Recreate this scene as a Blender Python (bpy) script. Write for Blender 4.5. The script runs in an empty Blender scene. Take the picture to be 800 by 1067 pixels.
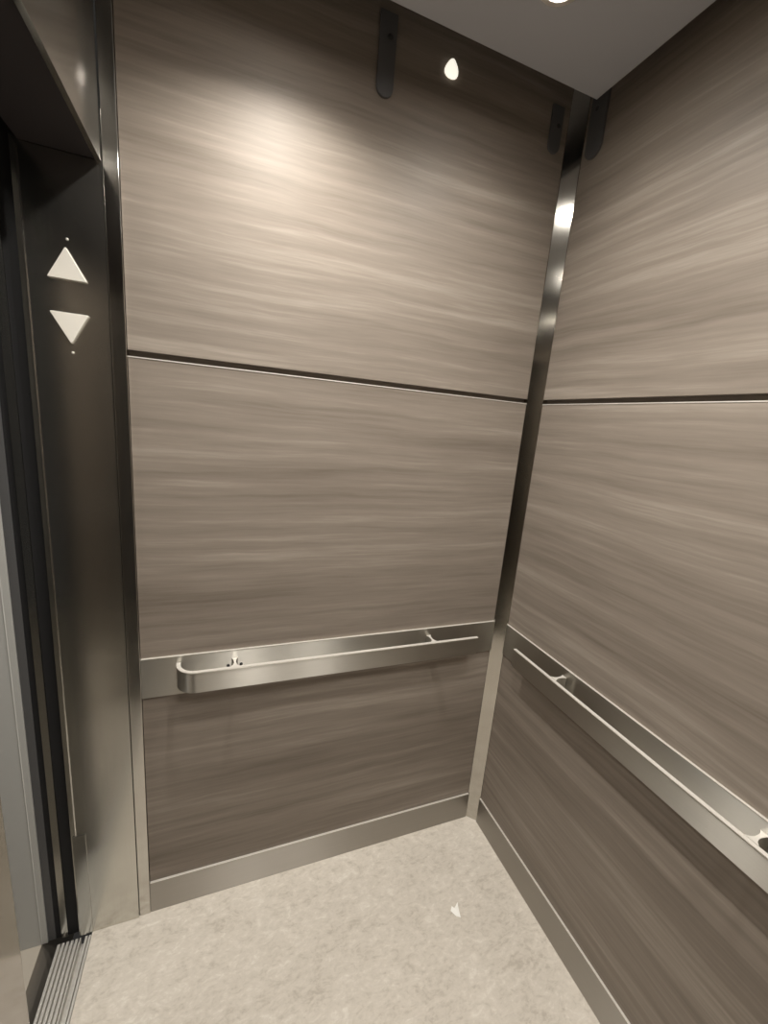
import bpy, bmesh, math, random
from mathutils import Vector
random.seed(4)
S = bpy.context.scene
C = S.collection
PI = math.pi

# ------------------------------------------------------------------ helpers
def uv_box(me):
    """UVs in metres: u runs horizontally, v upwards, on every face."""
    l = me.uv_layers.new(name='UVMap')
    for p in me.polygons:
        n = p.normal
        for li in p.loop_indices:
            co = me.vertices[me.loops[li].vertex_index].co
            if abs(n.z) > .8:
                uv = (co.x, co.y)
            elif abs(n.x) > abs(n.y):
                uv = (co.y, co.z)
            else:
                uv = (co.x, co.z)
            l.data[li].uv = uv

def obj(name, bm, m, parent=None, smooth=False):
    me = bpy.data.meshes.new(name)
    bmesh.ops.recalc_face_normals(bm, faces=bm.faces[:])
    bm.to_mesh(me); bm.free()
    if smooth:
        for p in me.polygons: p.use_smooth = True
        me.set_sharp_from_angle(angle=math.radians(40))
    uv_box(me)
    me.materials.append(m)
    o = bpy.data.objects.new(name, me); C.objects.link(o)
    if parent: o.parent = parent
    return o

def tag(o, label=None, cat=None, group=None, kind=None):
    if label: o['label'] = label
    if cat: o['category'] = cat
    if group: o['group'] = group
    if kind: o['kind'] = kind
    return o

def thing(name, label, cat, loc=(0, 0, 0), group=None):
    o = bpy.data.objects.new(name, None); C.objects.link(o)
    o.empty_display_size = .05
    o.location = loc
    return tag(o, label, cat, group)

def struct(name, bm, m):
    return tag(obj(name, bm, m), kind='structure')

def add_prism(bm, poly, a, b, axis='z', bev=0):
    """extrude a 2D outline from a to b along an axis"""
    def P(p, t):
        return {'z': (p[0], p[1], t), 'y': (p[0], t, p[1]), 'x': (t, p[0], p[1])}[axis]
    lo = [bm.verts.new(P(p, a)) for p in poly]
    hi = [bm.verts.new(P(p, b)) for p in poly]
    n = len(poly); fs = [bm.faces.new(lo), bm.faces.new(hi)]
    for i in range(n):
        fs.append(bm.faces.new((lo[i], lo[(i+1) % n], hi[(i+1) % n], hi[i])))
    if bev:
        es = list({e for f in fs for e in f.edges})
        bmesh.ops.bevel(bm, geom=es, offset=bev, segments=2, affect='EDGES', profile=.6)
    return bm

def add_box(bm, x0, x1, y0, y1, z0, z1, bev=0):
    return add_prism(bm, [(x0, y0), (x1, y0), (x1, y1), (x0, y1)], z0, z1, 'z', bev)

def box(x0, x1, y0, y1, z0, z1, bev=0):
    return add_box(bmesh.new(), x0, x1, y0, y1, z0, z1, bev)

def add_lathe(bm, prof, n=32, c=(0, 0, 0), axis='z'):
    rings = []
    for r, h in prof:
        ring = []
        for k in range(n):
            a = 2*PI*k/n
            u, v = r*math.cos(a), r*math.sin(a)
            p = {'z': (u, v, h), 'y': (u, h, v), 'x': (h, u, v)}[axis]
            ring.append(bm.verts.new((c[0]+p[0], c[1]+p[1], c[2]+p[2])))
        rings.append(ring)
    for i in range(len(rings)-1):
        for k in range(n):
            bm.faces.new((rings[i][k], rings[i][(k+1) % n], rings[i+1][(k+1) % n], rings[i+1][k]))
    bm.faces.new(rings[0]); bm.faces.new(rings[-1])
    return bm

def lathe(prof, **k):
    return add_lathe(bmesh.new(), prof, **k)

# ------------------------------------------------------------------ materials
def mat(name):
    m = bpy.data.materials.new(name); m.use_nodes = True
    nt = m.node_tree
    return m, nt, nt.nodes['Principled BSDF']

def N(nt, t, **k):
    n = nt.nodes.new(t)
    for a, v in k.items(): setattr(n, a, v)
    return n

def plain(name, col, rough=.5, metal=0, spec=.5):
    m, nt, b = mat(name)
    b.inputs['Base Color'].default_value = (*col, 1)
    b.inputs['Roughness'].default_value = rough
    b.inputs['Metallic'].default_value = metal
    b.inputs['Specular IOR Level'].default_value = spec
    return m

def noise(nt, vec, scale, detail=4, rough=.55, dist=0):
    mp = N(nt, 'ShaderNodeMapping'); mp.inputs['Scale'].default_value = scale
    nt.links.new(vec, mp.inputs['Vector'])
    n = N(nt, 'ShaderNodeTexNoise')
    n.inputs['Scale'].default_value = 1; n.inputs['Detail'].default_value = detail
    n.inputs['Roughness'].default_value = rough; n.inputs['Distortion'].default_value = dist
    nt.links.new(mp.outputs['Vector'], n.inputs['Vector'])
    return n.outputs['Fac']

def ramp(nt, fac, stops):
    r = N(nt, 'ShaderNodeValToRGB'); e = r.color_ramp.elements
    while len(e) < len(stops): e.new(.5)
    for i, (p, c) in enumerate(stops):
        e[i].position = p; e[i].color = (*c, 1)
    nt.links.new(fac, r.inputs['Fac'])
    return r.outputs['Color']

def math_(nt, op, a, b):
    n = N(nt, 'ShaderNodeMath', operation=op)
    for i, x in enumerate((a, b)):
        if isinstance(x, (int, float)): n.inputs[i].default_value = x
        else: nt.links.new(x, n.inputs[i])
    return n.outputs[0]

def steel(name, col, rough, aniso, vertical):
    """brushed stainless; the brushing runs along u (horizontal) or v (vertical)"""
    m, nt, b = mat(name)
    tc = N(nt, 'ShaderNodeTexCoord')
    sc = (420, 6, 6) if vertical else (6, 420, 6)
    f = noise(nt, tc.outputs['UV'], sc, 3, .6)
    lo = tuple(c*.97 for c in col); hi = tuple(min(1, c*1.03) for c in col)
    nt.links.new(ramp(nt, f, [(.3, lo), (.7, hi)]), b.inputs['Base Color'])
    r = math_(nt, 'MULTIPLY_ADD', f, .04); nt.nodes[-1].inputs[2].default_value = rough-.02
    nt.links.new(r, b.inputs['Roughness'])
    b.inputs['Metallic'].default_value = 1
    b.inputs['Anisotropic'].default_value = aniso
    b.inputs['Anisotropic Rotation'].default_value = 0 if vertical else .25
    tg = N(nt, 'ShaderNodeTangent', direction_type='UV_MAP', uv_map='UVMap')
    nt.links.new(tg.outputs['Tangent'], b.inputs['Tangent'])
    return m

def wood(name):
    m, nt, b = mat(name)
    tc = N(nt, 'ShaderNodeTexCoord'); oi = N(nt, 'ShaderNodeObjectInfo')
    off = N(nt, 'ShaderNodeVectorMath', operation='ADD')
    mul = math_(nt, 'MULTIPLY', oi.outputs['Random'], 40)
    cmb = N(nt, 'ShaderNodeCombineXYZ')
    nt.links.new(mul, cmb.inputs[2])
    nt.links.new(tc.outputs['UV'], off.inputs[0]); nt.links.new(cmb.outputs[0], off.inputs[1])
    # slow waviness so the veins wander up and down a little
    wav = noise(nt, off.outputs[0], (2.2, 3.0, 1), 3, .5)
    wz = math_(nt, 'MULTIPLY', math_(nt, 'SUBTRACT', wav, .5), .032)
    c2 = N(nt, 'ShaderNodeCombineXYZ'); nt.links.new(wz, c2.inputs[1])
    o2 = N(nt, 'ShaderNodeVectorMath', operation='ADD')
    nt.links.new(off.outputs[0], o2.inputs[0]); nt.links.new(c2.outputs[0], o2.inputs[1])
    v = o2.outputs[0]
    a = noise(nt, v, (1.1, 27, 1), 6, .66)          # long veins
    d = noise(nt, v, (4.5, 100, 1), 4, .6)          # fine lines
    g = noise(nt, v, (.5, 5.5, 1), 2, .5)          # broad bands
    mix = math_(nt, 'ADD', math_(nt, 'ADD', math_(nt, 'MULTIPLY', a, .55), math_(nt, 'MULTIPLY', d, .2)), math_(nt, 'MULTIPLY', g, .25))
    col = ramp(nt, mix, [(.36, (.162, .135, .110)), (.46, (.212, .179, .149)), (.54, (.246, .210, .176)), (.64, (.325, .283, .240))])
    nt.links.new(col, b.inputs['Base Color'])
    b.inputs['Roughness'].default_value = .52
    b.inputs['Specular IOR Level'].default_value = .3
    bp_ = N(nt, 'ShaderNodeBump'); bp_.inputs['Strength'].default_value = .06; bp_.inputs['Distance'].default_value = .002
    nt.links.new(d, bp_.inputs['Height']); nt.links.new(bp_.outputs[0], b.inputs['Normal'])
    return m

def vinyl(name):
    m, nt, b = mat(name)
    tc = N(nt, 'ShaderNodeTexCoord')
    v = tc.outputs['Object']
    a = noise(nt, v, (20, 32, 1), 6, .7, 1.0)
    d = noise(nt, v, (60, 110, 1), 4, .6, .8)
    g = noise(nt, v, (4, 5, 1), 3, .5)
    mix = math_(nt, 'ADD', math_(nt, 'ADD', math_(nt, 'MULTIPLY', a, .5), math_(nt, 'MULTIPLY', d, .3)), math_(nt, 'MULTIPLY', g, .2))
    col = ramp(nt, mix, [(.38, (.50, .452, .39)), (.47, (.615, .568, .50)), (.54, (.66, .61, .54)), (.63, (.76, .72, .65))])
    nt.links.new(col, b.inputs['Base Color'])
    b.inputs['Roughness'].default_value = .55
    return m

WOOD = wood('grey_brown_laminate')
VINYL = vinyl('mottled_vinyl')
ST_H = steel('stainless_brushed_along', (.55, .53, .485), .38, 1.0, False)
ST_V = steel('stainless_brushed_upright', (.60, .59, .55), .19, .7, True)
ST_M = steel('stainless_polished_trim', (.50, .48, .44), .12, .5, True)
ST_C = steel('stainless_ceiling', (.36, .36, .36), .34, .3, False)
CEILP = plain('grey_ceiling_paint', (.40, .41, .44), .45)
ST_S = plain('aluminium_sill', (.74, .72, .68), .42, .65)
ST_B = steel('stainless_skirting', (.46, .435, .40), .36, 1.0, False)
DARK = plain('dark_reveal', (.13, .105, .082), .6)
BLACK = plain('black_rubber_and_gap_shade', (.006, .006, .007), .75)  # rubber on the door edge; elsewhere paints the shade in gaps and voids
SHAFT = plain('dark_painted_steel', (.03, .03, .03), .6)
SOFFIT = plain('dark_soffit_paint', (.028, .023, .024), .7, 0, .25)
CLIP = plain('dark_grey_powder_coat', (.09, .09, .092), .5)
GREYP = plain('grey_painted_steel', (.47, .47, .45), .45)
ST_P = steel('stainless_satin_polished', (.58, .565, .53), .13, .8, True)
ST_L = steel('stainless_door_leaf', (.42, .395, .37), .12, .5, True)
LENSW = plain('white_acrylic', (.80, .77, .70), .3)
PAPER = plain('white_paper', (.97, .96, .92), .9, 0, 0)
EDGE = plain('bright_metal_and_lit_edge', (.86, .83, .77), .45, .55)  # bright metal parts; also paints the lit highlight along top edges
HALLF = plain('hall_floor', (.42, .38, .32), .6)
HALLW = plain('hall_wall_paint', (.45, .43, .40), .7)

def emit(name, col, s):
    m, nt, b = mat(name)
    b.inputs['Base Color'].default_value = (*col, 1)
    b.inputs['Emission Color'].default_value = (*col, 1)
    b.inputs['Emission Strength'].default_value = s
    return m
LAMP = emit('lamp_lens', (1, .95, .87), 75)

# ------------------------------------------------------------------ dimensions (metres); corner of the two panelled walls = origin
CX = .036                       # corner trim leg
XL = -1.200                     # left end of the left wall's panels
XF = -1.231                     # plane of the door transom / front return
YN = -1.72                      # near wall
ZJ0, ZJ1 = 1.685, 1.699         # dark joint between middle and upper panels
ZP0, ZP1 = .770, .890           # steel band behind the handrail
ZB = .114                       # skirting
ZT = 2.60                       # roof of the cab
ZC = 2.46                       # suspended ceiling
ZD = 2.068                      # door head

# ------------------------------------------------------------------ shell
struct('floor', box(-1.355, .06, YN-.05, .06, -.04, 0), VINYL)
struct('wall_left', box(-1.20, .06, .019, .06, 0, ZT+.04), DARK)
struct('wall_right', box(.019, .06, YN-.05, .018, 0, ZT+.04), DARK)
struct('wall_near', box(-1.30, .018, YN-.05, YN, 0, ZT+.04), WOOD)
struct('ceiling', box(-1.45, .018, YN, .018, ZT, ZT+.04), CEILP)
struct('suspended_ceiling', box(-1.16, -.07, YN+.14, -.14, ZC, ZC+.022, .003), CEILP)

# laminate panels: three on each visible wall
def wood_panel(wall, z0, z1, label, trim=False):
    if wall == 'left':
        o = obj('wall_panel', box(XL+.001, -CX-.001, 0, .018, z0, z1), WOOD)
        e = box(XL+.001, -CX-.001, -.0012, .004, z1+.0003, z1+.0028) if trim else None
    else:
        o = obj('wall_panel', box(0, .018, YN+.002, -CX-.001, z0, z1), WOOD)
        e = box(-.0012, .004, YN+.002, -CX-.001, z1+.0003, z1+.0028) if trim else None
    tag(o, label, 'wall panel', 'laminate wall panels')
    if e: tag(obj('edge_strip', e, EDGE, o), 'thin bright metal edge')
    return o
wood_panel('left', ZJ1, ZT-.002, 'upper laminate panel on left wall, brightly lit, above the dark joint')
wood_panel('left', ZP1+.002, ZJ0-.003, 'middle laminate panel on left wall, between dark joint and handrail band', True)
wood_panel('left', ZB+.002, ZP0-.001, 'low shaded laminate panel on left wall, between handrail band and skirting')
wood_panel('right', ZJ1, ZT-.002, 'upper laminate panel on right wall, above the dark joint')
wood_panel('right', ZP1+.002, ZJ0-.003, 'middle laminate panel on right wall, between dark joint and handrail band', True)
wood_panel('right', ZB+.002, ZP0-.001, 'darkest laminate panel on right wall, beneath the handrail band')

# steel bands behind the rails and the skirtings (highlight painted as a pale ledge on top)
o = obj('handrail_band', box(XL+.001, -CX-.001, -.006, .018, ZP0, ZP1), ST_H)
tag(obj('lit_top_edge', box(XL+.002, -CX-.002, -.0068, .0, ZP1+.0002, ZP1+.0014), EDGE, o), 'top edge with painted highlight')
tag(o, 'flat brushed steel band on left wall behind the short rounded handrail', 'wall band', 'steel handrail bands')
o = obj('handrail_band', box(-.006, .018, YN+.002, -CX-.001, ZP0, ZP1), ST_H)
tag(obj('lit_top_edge', box(-.0068, .0, YN+.003, -CX-.002, ZP1+.0002, ZP1+.0014), EDGE, o), 'top edge with painted highlight')
tag(o, 'flat brushed steel band on right wall behind the handrail', 'wall band', 'steel handrail bands')
o = struct('baseboard_left', box(XL+.001, -CX-.001, -.006, .018, .0005, ZB), ST_B)
tag(obj('lit_top_edge', box(XL+.002, -CX-.002, -.0068, .0, ZB+.0002, ZB+.0014), EDGE, o), 'top edge with painted highlight')
o = struct('baseboard_right', box(-.006, .018, YN+.002, -CX-.001, .0005, ZB), ST_B)
tag(obj('lit_top_edge', box(-.0068, .0, YN+.003, -CX-.002, ZB+.0002, ZB+.0014), EDGE, o), 'top edge with painted highlight')

# chamfered corner trim and the post at the front of the left wall
bm = bmesh.new()
add_prism(bm, [(-CX, -.001), (-.001, -CX), (.016, -CX), (.016, .016), (-CX, .016)], .0005, ZT-.002, 'z')
struct('trim_corner', bm, ST_M)
bm = bmesh.new()
add_box(bm, XF+.0015, XL, -.008, .018, .0005, ZT-.002, .001)
struct('trim_post', bm, ST_P)

# ------------------------------------------------------------------ door side
# jamb of the car entrance: folded sheet with a soft bend near its outer edge
bm = bmesh.new()
add_prism(bm, [(XF, .03), (XF, -.012), (-1.374, -.012), (-1.377, -.0126), (-1.380, -.012), (-1.388, -.010), (-1.388, .03)], .0005, ZD+.10, 'z')
J = tag(obj('door_jamb', bm, ST_V), 'tall dark steel door jamb carrying the two white arrows', 'door jamb')
tag(obj('kick_strip', box(-1.384, -1.353, -.0142, -.0123, .002, .365), ST_V, J), 'pale strip at the foot')

# transom above the door: face, bottom lip, black blocks painting the shade of the void behind
struct('trim_transom', add_prism(bmesh.new(), [(XF, ZD), (XF, ZT-.002), (XF-.01, ZT-.002), (XF-.01, ZD)], YN+.001, -.013, 'y'), ST_P)
struct('door_header', box(-1.46, XF-.0105, YN-.05, .0, ZD+.102, ZD+.15), BLACK)
struct('door_soffit', box(-1.372, XF-.0105, YN+.001, -.014, ZD+.002, ZD+.10), SOFFIT)
struct('door_head', box(-1.62, -1.461, YN-.05, .17, ZD+.05, ZD+.10), BLACK)
# front return panel beside the camera
struct('wall_front', box(-1.30, XF, YN, -1.10, .0005, ZD-.002), ST_V)

# strike side seen edge-on through the doorway
struct('door_recess', add_box(add_box(box(-1.452, -1.389, .05, .08, 0, ZD+.10), -1.4485, -1.4345, .001, .0495, 0, ZD+.09), -1.4175, -1.389, .001, .0495, 0, ZD+.09), BLACK)  # solid black fill paints the shade inside the two gaps
o = obj('door_strike', box(-1.434, -1.418, -.004, .048, .0005, ZD+.08), ST_V)
tag(o, 'narrow dark steel strip standing between two black gaps at the doorway', 'door strip')
bm = bmesh.new()
add_prism(bm, [(-1.468, .06), (-1.468, -.004), (-1.481, -.004), (-1.4825, -.006), (-1.484, -.004), (-1.60, -.004), (-1.60, .06)], -.0, 2.2, 'z')
o = obj('landing_door_frame', bm, GREYP)
obj('inner_edge', box(-1.467, -1.449, 0, .06, 0, 2.1), CLIP, o)
tag(o, 'pale grey landing door frame seen past the black gap at far left', 'door frame')

# grooved aluminium sill, running gap, landing sill
prof = [(-1.440, -.03)]
x = -1.440
def ridge(w, g):
    global x
    prof.extend([(x, 0), (x+w, 0), (x+w, -.016), (x+w+g, -.016)]); x += w+g
for k in range(5): ridge(.0066, .0044)
prof.extend([(x, 0), (x+.003, 0), (x+.003, -.026), (x+.014, -.026)]); x += .014
ridge(.006, .003); ridge(.0055, .0)
prof = prof[:-2]; prof.append((x, 0)) if prof[-1][0] < x-1e-6 else None
prof.append((x, -.03))
bm = add_prism(bmesh.new(), prof, -1.30, -.018, 'y')
o = obj('door_sill', bm, ST_S)
tag(o, 'grooved aluminium door sill along the floor edge at lower left', 'door sill')
struct('shaft_gap', box(-1.482, -1.441, -1.6, .06, -.30, -.28), BLACK)  # black sheet paints the darkness down the running gap
struct('landing_floor', box(-3.2, -1.483, -2.4, 1.2, -.30, -.001), HALLF)
struct('wall_landing', box(-3.25, -3.2, -2.4, 1.2, 0, 2.5), HALLW)
struct('ceiling_landing', box(-3.2, -1.62, -2.4, 1.2, 2.5, 2.55), HALLW)
struct('wall_landing_end', box(-3.2, -1.605, .3, .35, 0, 2.5), HALLW)

# sliding car door leaf, almost out of frame at lower left
L = thing('car_door', 'brushed steel sliding car door edge at the bottom left corner of the photo', 'door', (-1.418, -.9, .006))
bm = box(-.0175, .0175, -.55, .9-.291, 0, ZD+.02, .002)
obj('leaf', bm, ST_L, L)
obj('edge_seal', box(-.012, .012, .9-.2905, .9-.284, .002, ZD+.01), BLACK, L)

# ------------------------------------------------------------------ direction arrows
def arrow(label, pts, z0, dot, pilot_z):
    t = thing('direction_arrow', label, 'arrow light', (-1.3035, -.012, z0), 'door jamb direction arrows')
    # triangular acrylic lens with rounded corners and softened front edges
    bm = bmesh.new()
    out = []
    n = len(pts)
    for i in range(n):
        p0, p1, p2 = Vector(pts[i-1]), Vector(pts[i]), Vector(pts[(i+1) % n])
        a = p1+(p0-p1).normalized()*.004; b = p1+(p2-p1).normalized()*.004
        for s in (0, .33, .67, 1):
            out.append(tuple((1-s)**2*a+2*s*(1-s)*p1+s*s*b))
    cen = Vector((sum(p[0] for p in pts)/3, sum(p[1] for p in pts)/3))
    def ring(k, y):
        return [bm.verts.new((cen.x+(p[0]-cen.x)*k, y, cen.y+(p[1]-cen.y)*k)) for p in out]
    rs = [ring(1, -.0006), ring(1, -.006), ring(.96, -.008)]
    for r0, r1 in zip(rs, rs[1:]):
        for i in range(len(out)):
            bm.faces.new((r0[i], r0[(i+1) % len(out)], r1[(i+1) % len(out)], r1[i]))
    bm.faces.new(rs[0]); bm.faces.new(rs[-1])
    obj('lens', bm, LENSW, t)
    bm = lathe([(.0026, -.0006), (.0026, -.0016), (.0015, -.0028)], n=16, c=(dot, 0, pilot_z), axis='y')
    tag(obj('pilot_screw', bm, EDGE, t), 'tiny bright round screw')
    return t
arrow('white triangular arrow pointing up on the dark door jamb', [(-.037, -.031), (.036, -.031), (0, .034)], 1.856, .003, .050)
arrow('white triangular arrow pointing down on the dark door jamb', [(-.037, .034), (0, -.031), (.036, .034)], 1.724, 0, -.048)

# ------------------------------------------------------------------ handrails
def sweep(path, h, t, z):
    """flat bar (height h, thickness t) following an xy path; path is the outer face"""
    bm = bmesh.new()
    rows = []
    for i, p in enumerate(path):
        p = Vector(p)
        d = (Vector(path[min(i+1, len(path)-1)])-Vector(path[max(i-1, 0)])).normalized()
        nrm = Vector((-d.y, d.x))*t
        q = p+nrm
        c = .0012
        def V(s, zz):
            w = p.lerp(q, s); return bm.verts.new((w.x, w.y, zz))
        e = c/t
        rows.append([V(0, z), V(1, z), V(1, z+h-c), V(1-e, z+h), V(e, z+h), V(0, z+h-c)])
    for a, b in zip(rows, rows[1:]):
        for k in range(6):
            bm.faces.new((a[k], a[(k+1) % 6], b[(k+1) % 6], b[k]))
    bm.faces.new(rows[0]); bm.faces.new(rows[-1])
    return bm

ZR, HR, TR, OF, RR = .808, .060, .0085, .060, .044
def rail_path(free, far):
    """from the free end (near the corner) to the end that curls back to the wall; s measured from the corner"""
    pts = [(-free, -OF), (-(free+far)/2, -OF), (-(far-RR), -OF)]
    for k in range(1, 13):
        a = PI/2*k/12
        pts.append((-(far-RR)-RR*math.sin(a), -OF+RR-RR*math.cos(a)))
    pts.append((-far, -.0068))
    return pts

def standoff(s, z0, z1):
    """bracket between band and bar, waisted in the middle; in left-wall coordinates"""
    bm = bmesh.new()
    prof = []
    y0, y1 = -.0072, -(OF-TR-.0004)
    ws = [.0085, .005, .0036, .0032, .0036, .006, .012]
    for k, w in enumerate(ws):
        prof.append((s-w, y0+(y1-y0)*k/6))
    for k in range(6, -1, -1):
        prof.append((s+ws[k], y0+(y1-y0)*k/6))
    add_prism(bm, prof, z0, z1, 'z')
    return bm

def to_right(bm):
    """left-wall coordinates (x along the wall, -y off it) -> right wall"""
    for v in bm.verts: v.co = Vector((v.co.y, v.co.x, v.co.z))
    return bm

def screw_bm(s, z):
    return lathe([(.0045, -.0066), (.0045, -.0085), (.003, -.0098)], n=16, c=(s, 0, z), axis='y')

def handrail(label, free, far, marks, flip):
    t = thing('handrail', label, 'handrail', (0, 0, 0), 'flat steel handrails')
    f = to_right if flip else (lambda b: b)
    obj('rail', f(sweep([p for p in rail_path(free, far)][::-1], HR, -TR, ZR)), ST_H, t, smooth=True)
    tag(obj('lit_top_edge', f(sweep([p for p in rail_path(free+.001, far)][::-1], .0026, -TR, ZR+HR+.0002)), EDGE, t, smooth=True), 'top edge with painted highlight')  # pale strips here and on the brackets paint the light caught on top
    for s in marks:
        b = obj('bracket', f(standoff(s, ZR+.004, ZR+HR-.004)), ST_H, t, smooth=True)
        tag(obj('lit_top_edge', f(standoff(s, ZR+HR-.0038, ZR+HR-.002)), EDGE, b), 'top edge with painted highlight')
        for ds in (-.018, .018) if s < -.9 else ():
            obj('screw', f(screw_bm(s+ds, ZR+.035)), SHAFT, b)
    return t
handrail('short flat steel handrail on left wall with rounded left end', .147, 1.100, (-.313, -.955), False)
handrail('long flat steel handrail on right wall, running out of the frame', .162, 1.56, (-.331, -.853, -1.38), True)

# ------------------------------------------------------------------ ceiling lamps
def downlight(x, y, label, energy):
    t = thing('downlight', label, 'ceiling light', (x, y, ZC), 'recessed ceiling downlights')
    bm = bmesh.new()
    n = 40
    prof = [(.030, -.0005), (.030, -.004), (.034, -.007), (.046, -.005), (.050, -.0005)]
    rings = [[bm.verts.new((r*math.cos(2*PI*k/n), r*math.sin(2*PI*k/n), h)) for k in range(n)] for r, h in prof]
    for i in range(len(rings)):
        a, b = rings[i], rings[(i+1) % len(rings)]
        for k in range(n): bm.faces.new((a[k], a[(k+1) % n], b[(k+1) % n], b[k]))
    obj('trim_ring', bm, EDGE, t, smooth=True)
    obj('lens', lathe([(.0295, -.0006), (.0295, -.003), (.02, -.0045)], n=32), LAMP, t)
    ld = bpy.data.lights.new('downlight_beam', 'SPOT')
    ld.energy = energy; ld.color = (1, .955, .885)
    ld.spot_size = math.radians(140); ld.spot_blend = .75; ld.shadow_soft_size = .022
    lo = bpy.data.objects.new('downlight_beam', ld); C.objects.link(lo)
    lo.location = (x, y, ZC-.012)
    return t
PX = (-.365, -.86)
E0 = 17.5
downlight(PX[1], -.30, 'round ceiling downlight above the bright patch on left wall', E0*1.45)
downlight(PX[0], -.330, 'round ceiling downlight nearest the panelled corner, at the top edge of the photo', E0*.45)
for yy in (-.86, -1.42):
    for xx in PX:
        downlight(xx, yy, 'round ceiling downlight behind the camera', E0*(.75 if yy < -1 else .9))

# ------------------------------------------------------------------ small fittings near the ceiling
def clip(label, w, h, ztop, s, right=False):
    t = thing('ceiling_clip', label, 'clip', (0, 0, 0), 'dark clips under the ceiling')
    prof = [(s-w/2, ztop), (s+w/2, ztop)]
    r = w/2
    for k in range(0, 13):
        a = PI*k/12
        prof.append((s+r*math.cos(a), ztop-h+r-r*math.sin(a)))
    bm = bmesh.new()
    add_prism(bm, prof, -.0005, -.007, 'y')
    f = to_right if right else (lambda b: b)
    obj('plate', f(bm), CLIP, t)
    obj('screw', f(lathe([(.006, -.0073), (.006, -.009), (.003, -.0105)], n=16, c=(s+.006, 0, ztop-.05), axis='y')), SHAFT, t)
    return t
clip('dark rounded clip hanging at top of left wall, alone', .044, .175, 2.552, -.615)
clip('dark clip on the left wall side of the top of corner trim', .040, .120, 2.52, -.082)
clip('dark rounded clip on right wall beside the top of the corner trim', .058, .175, 2.545, -.083, True)
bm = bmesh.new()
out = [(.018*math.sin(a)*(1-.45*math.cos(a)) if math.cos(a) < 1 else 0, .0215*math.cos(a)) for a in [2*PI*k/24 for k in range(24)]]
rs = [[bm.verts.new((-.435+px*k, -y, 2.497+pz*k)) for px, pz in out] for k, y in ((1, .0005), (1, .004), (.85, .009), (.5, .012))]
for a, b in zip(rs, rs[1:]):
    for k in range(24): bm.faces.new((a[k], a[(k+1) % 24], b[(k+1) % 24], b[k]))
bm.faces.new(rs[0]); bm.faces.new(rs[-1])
tag(obj('glowing_stud', bm, emit('stud_glow', (1, .95, .82), .55), smooth=True), 'small pear-shaped stud with added glow on left wall just under the ceiling', 'wall stud')  # emission added to a wall stud for its bright glint; no lamp here

# ------------------------------------------------------------------ scrap of paper on the floor
bm = bmesh.new()
PTS = [(-.272, -.294), (-.262, -.283), (-.257, -.291), (-.236, -.278), (-.241, -.291), (-.250, -.322), (-.262, -.313)]
c = bm.verts.new((-.253, -.297, .004))
vs = [bm.verts.new((px, py, .0012+.0016*(i % 2))) for i, (px, py) in enumerate(PTS)]
for i in range(len(vs)): bm.faces.new((c, vs[i], vs[(i+1) % len(vs)]))
tag(obj('paper_scrap', bm, PAPER), 'tiny torn white paper scrap lying on the beige floor', 'paper')

# ------------------------------------------------------------------ landing light (lit corridor beyond the doorway)
t = thing('landing_lamp', 'round lamp on the landing ceiling outside the doorway', 'ceiling light', (-2.1, -.35, 2.5))
obj('lens', lathe([(.14, -.0005), (.14, -.03), (.10, -.045)], n=40), emit('landing_lens', (1, .95, .86), 22), t)

# put every thing's origin at its own base
from mathutils import Matrix
bpy.context.view_layer.update()
for root in [o for o in C.objects if o.parent is None and o.type in ('MESH', 'EMPTY') and o.location.length < 1e-6 and o.get('kind') != 'structure']:
    tree = [root]+list(root.children_recursive)
    P = [o.matrix_world @ v.co for o in tree if o.type == 'MESH' for v in o.data.vertices]
    base = Vector(((min(p.x for p in P)+max(p.x for p in P))/2, (min(p.y for p in P)+max(p.y for p in P))/2, min(p.z for p in P)))
    if root.type == 'MESH': root.data.transform(Matrix.Translation(-base))
    for ch in root.children: ch.location -= base
    root.location = base

# ------------------------------------------------------------------ world, camera, view
w = bpy.data.worlds.new('World'); S.world = w; w.use_nodes = True
w.node_tree.nodes['Background'].inputs[0].default_value = (.5, .48, .45, 1)
w.node_tree.nodes['Background'].inputs[1].default_value = .03

cd = bpy.data.cameras.new('camera')
cd.sensor_fit = 'HORIZONTAL'; cd.sensor_width = 36; cd.lens = 36*433.3907/800
cd.clip_start = .02
co = bpy.data.objects.new('camera', cd); C.objects.link(co)
co.location = (-.989, -1.1868, 1.5788)
co.rotation_euler = (1.3613, -.0832, -.3603)
S.camera = co

S.view_settings.view_transform = 'Standard'
S.view_settings.look = 'None'
S.view_settings.gamma = 1
S.view_settings.exposure = 0.74
S.view_settings.use_curve_mapping = False
S.cycles.use_denoising = True
S.cycles.max_bounces = 12
S.cycles.glossy_bounces = 8
S.cycles.sample_clamp_indirect = 6
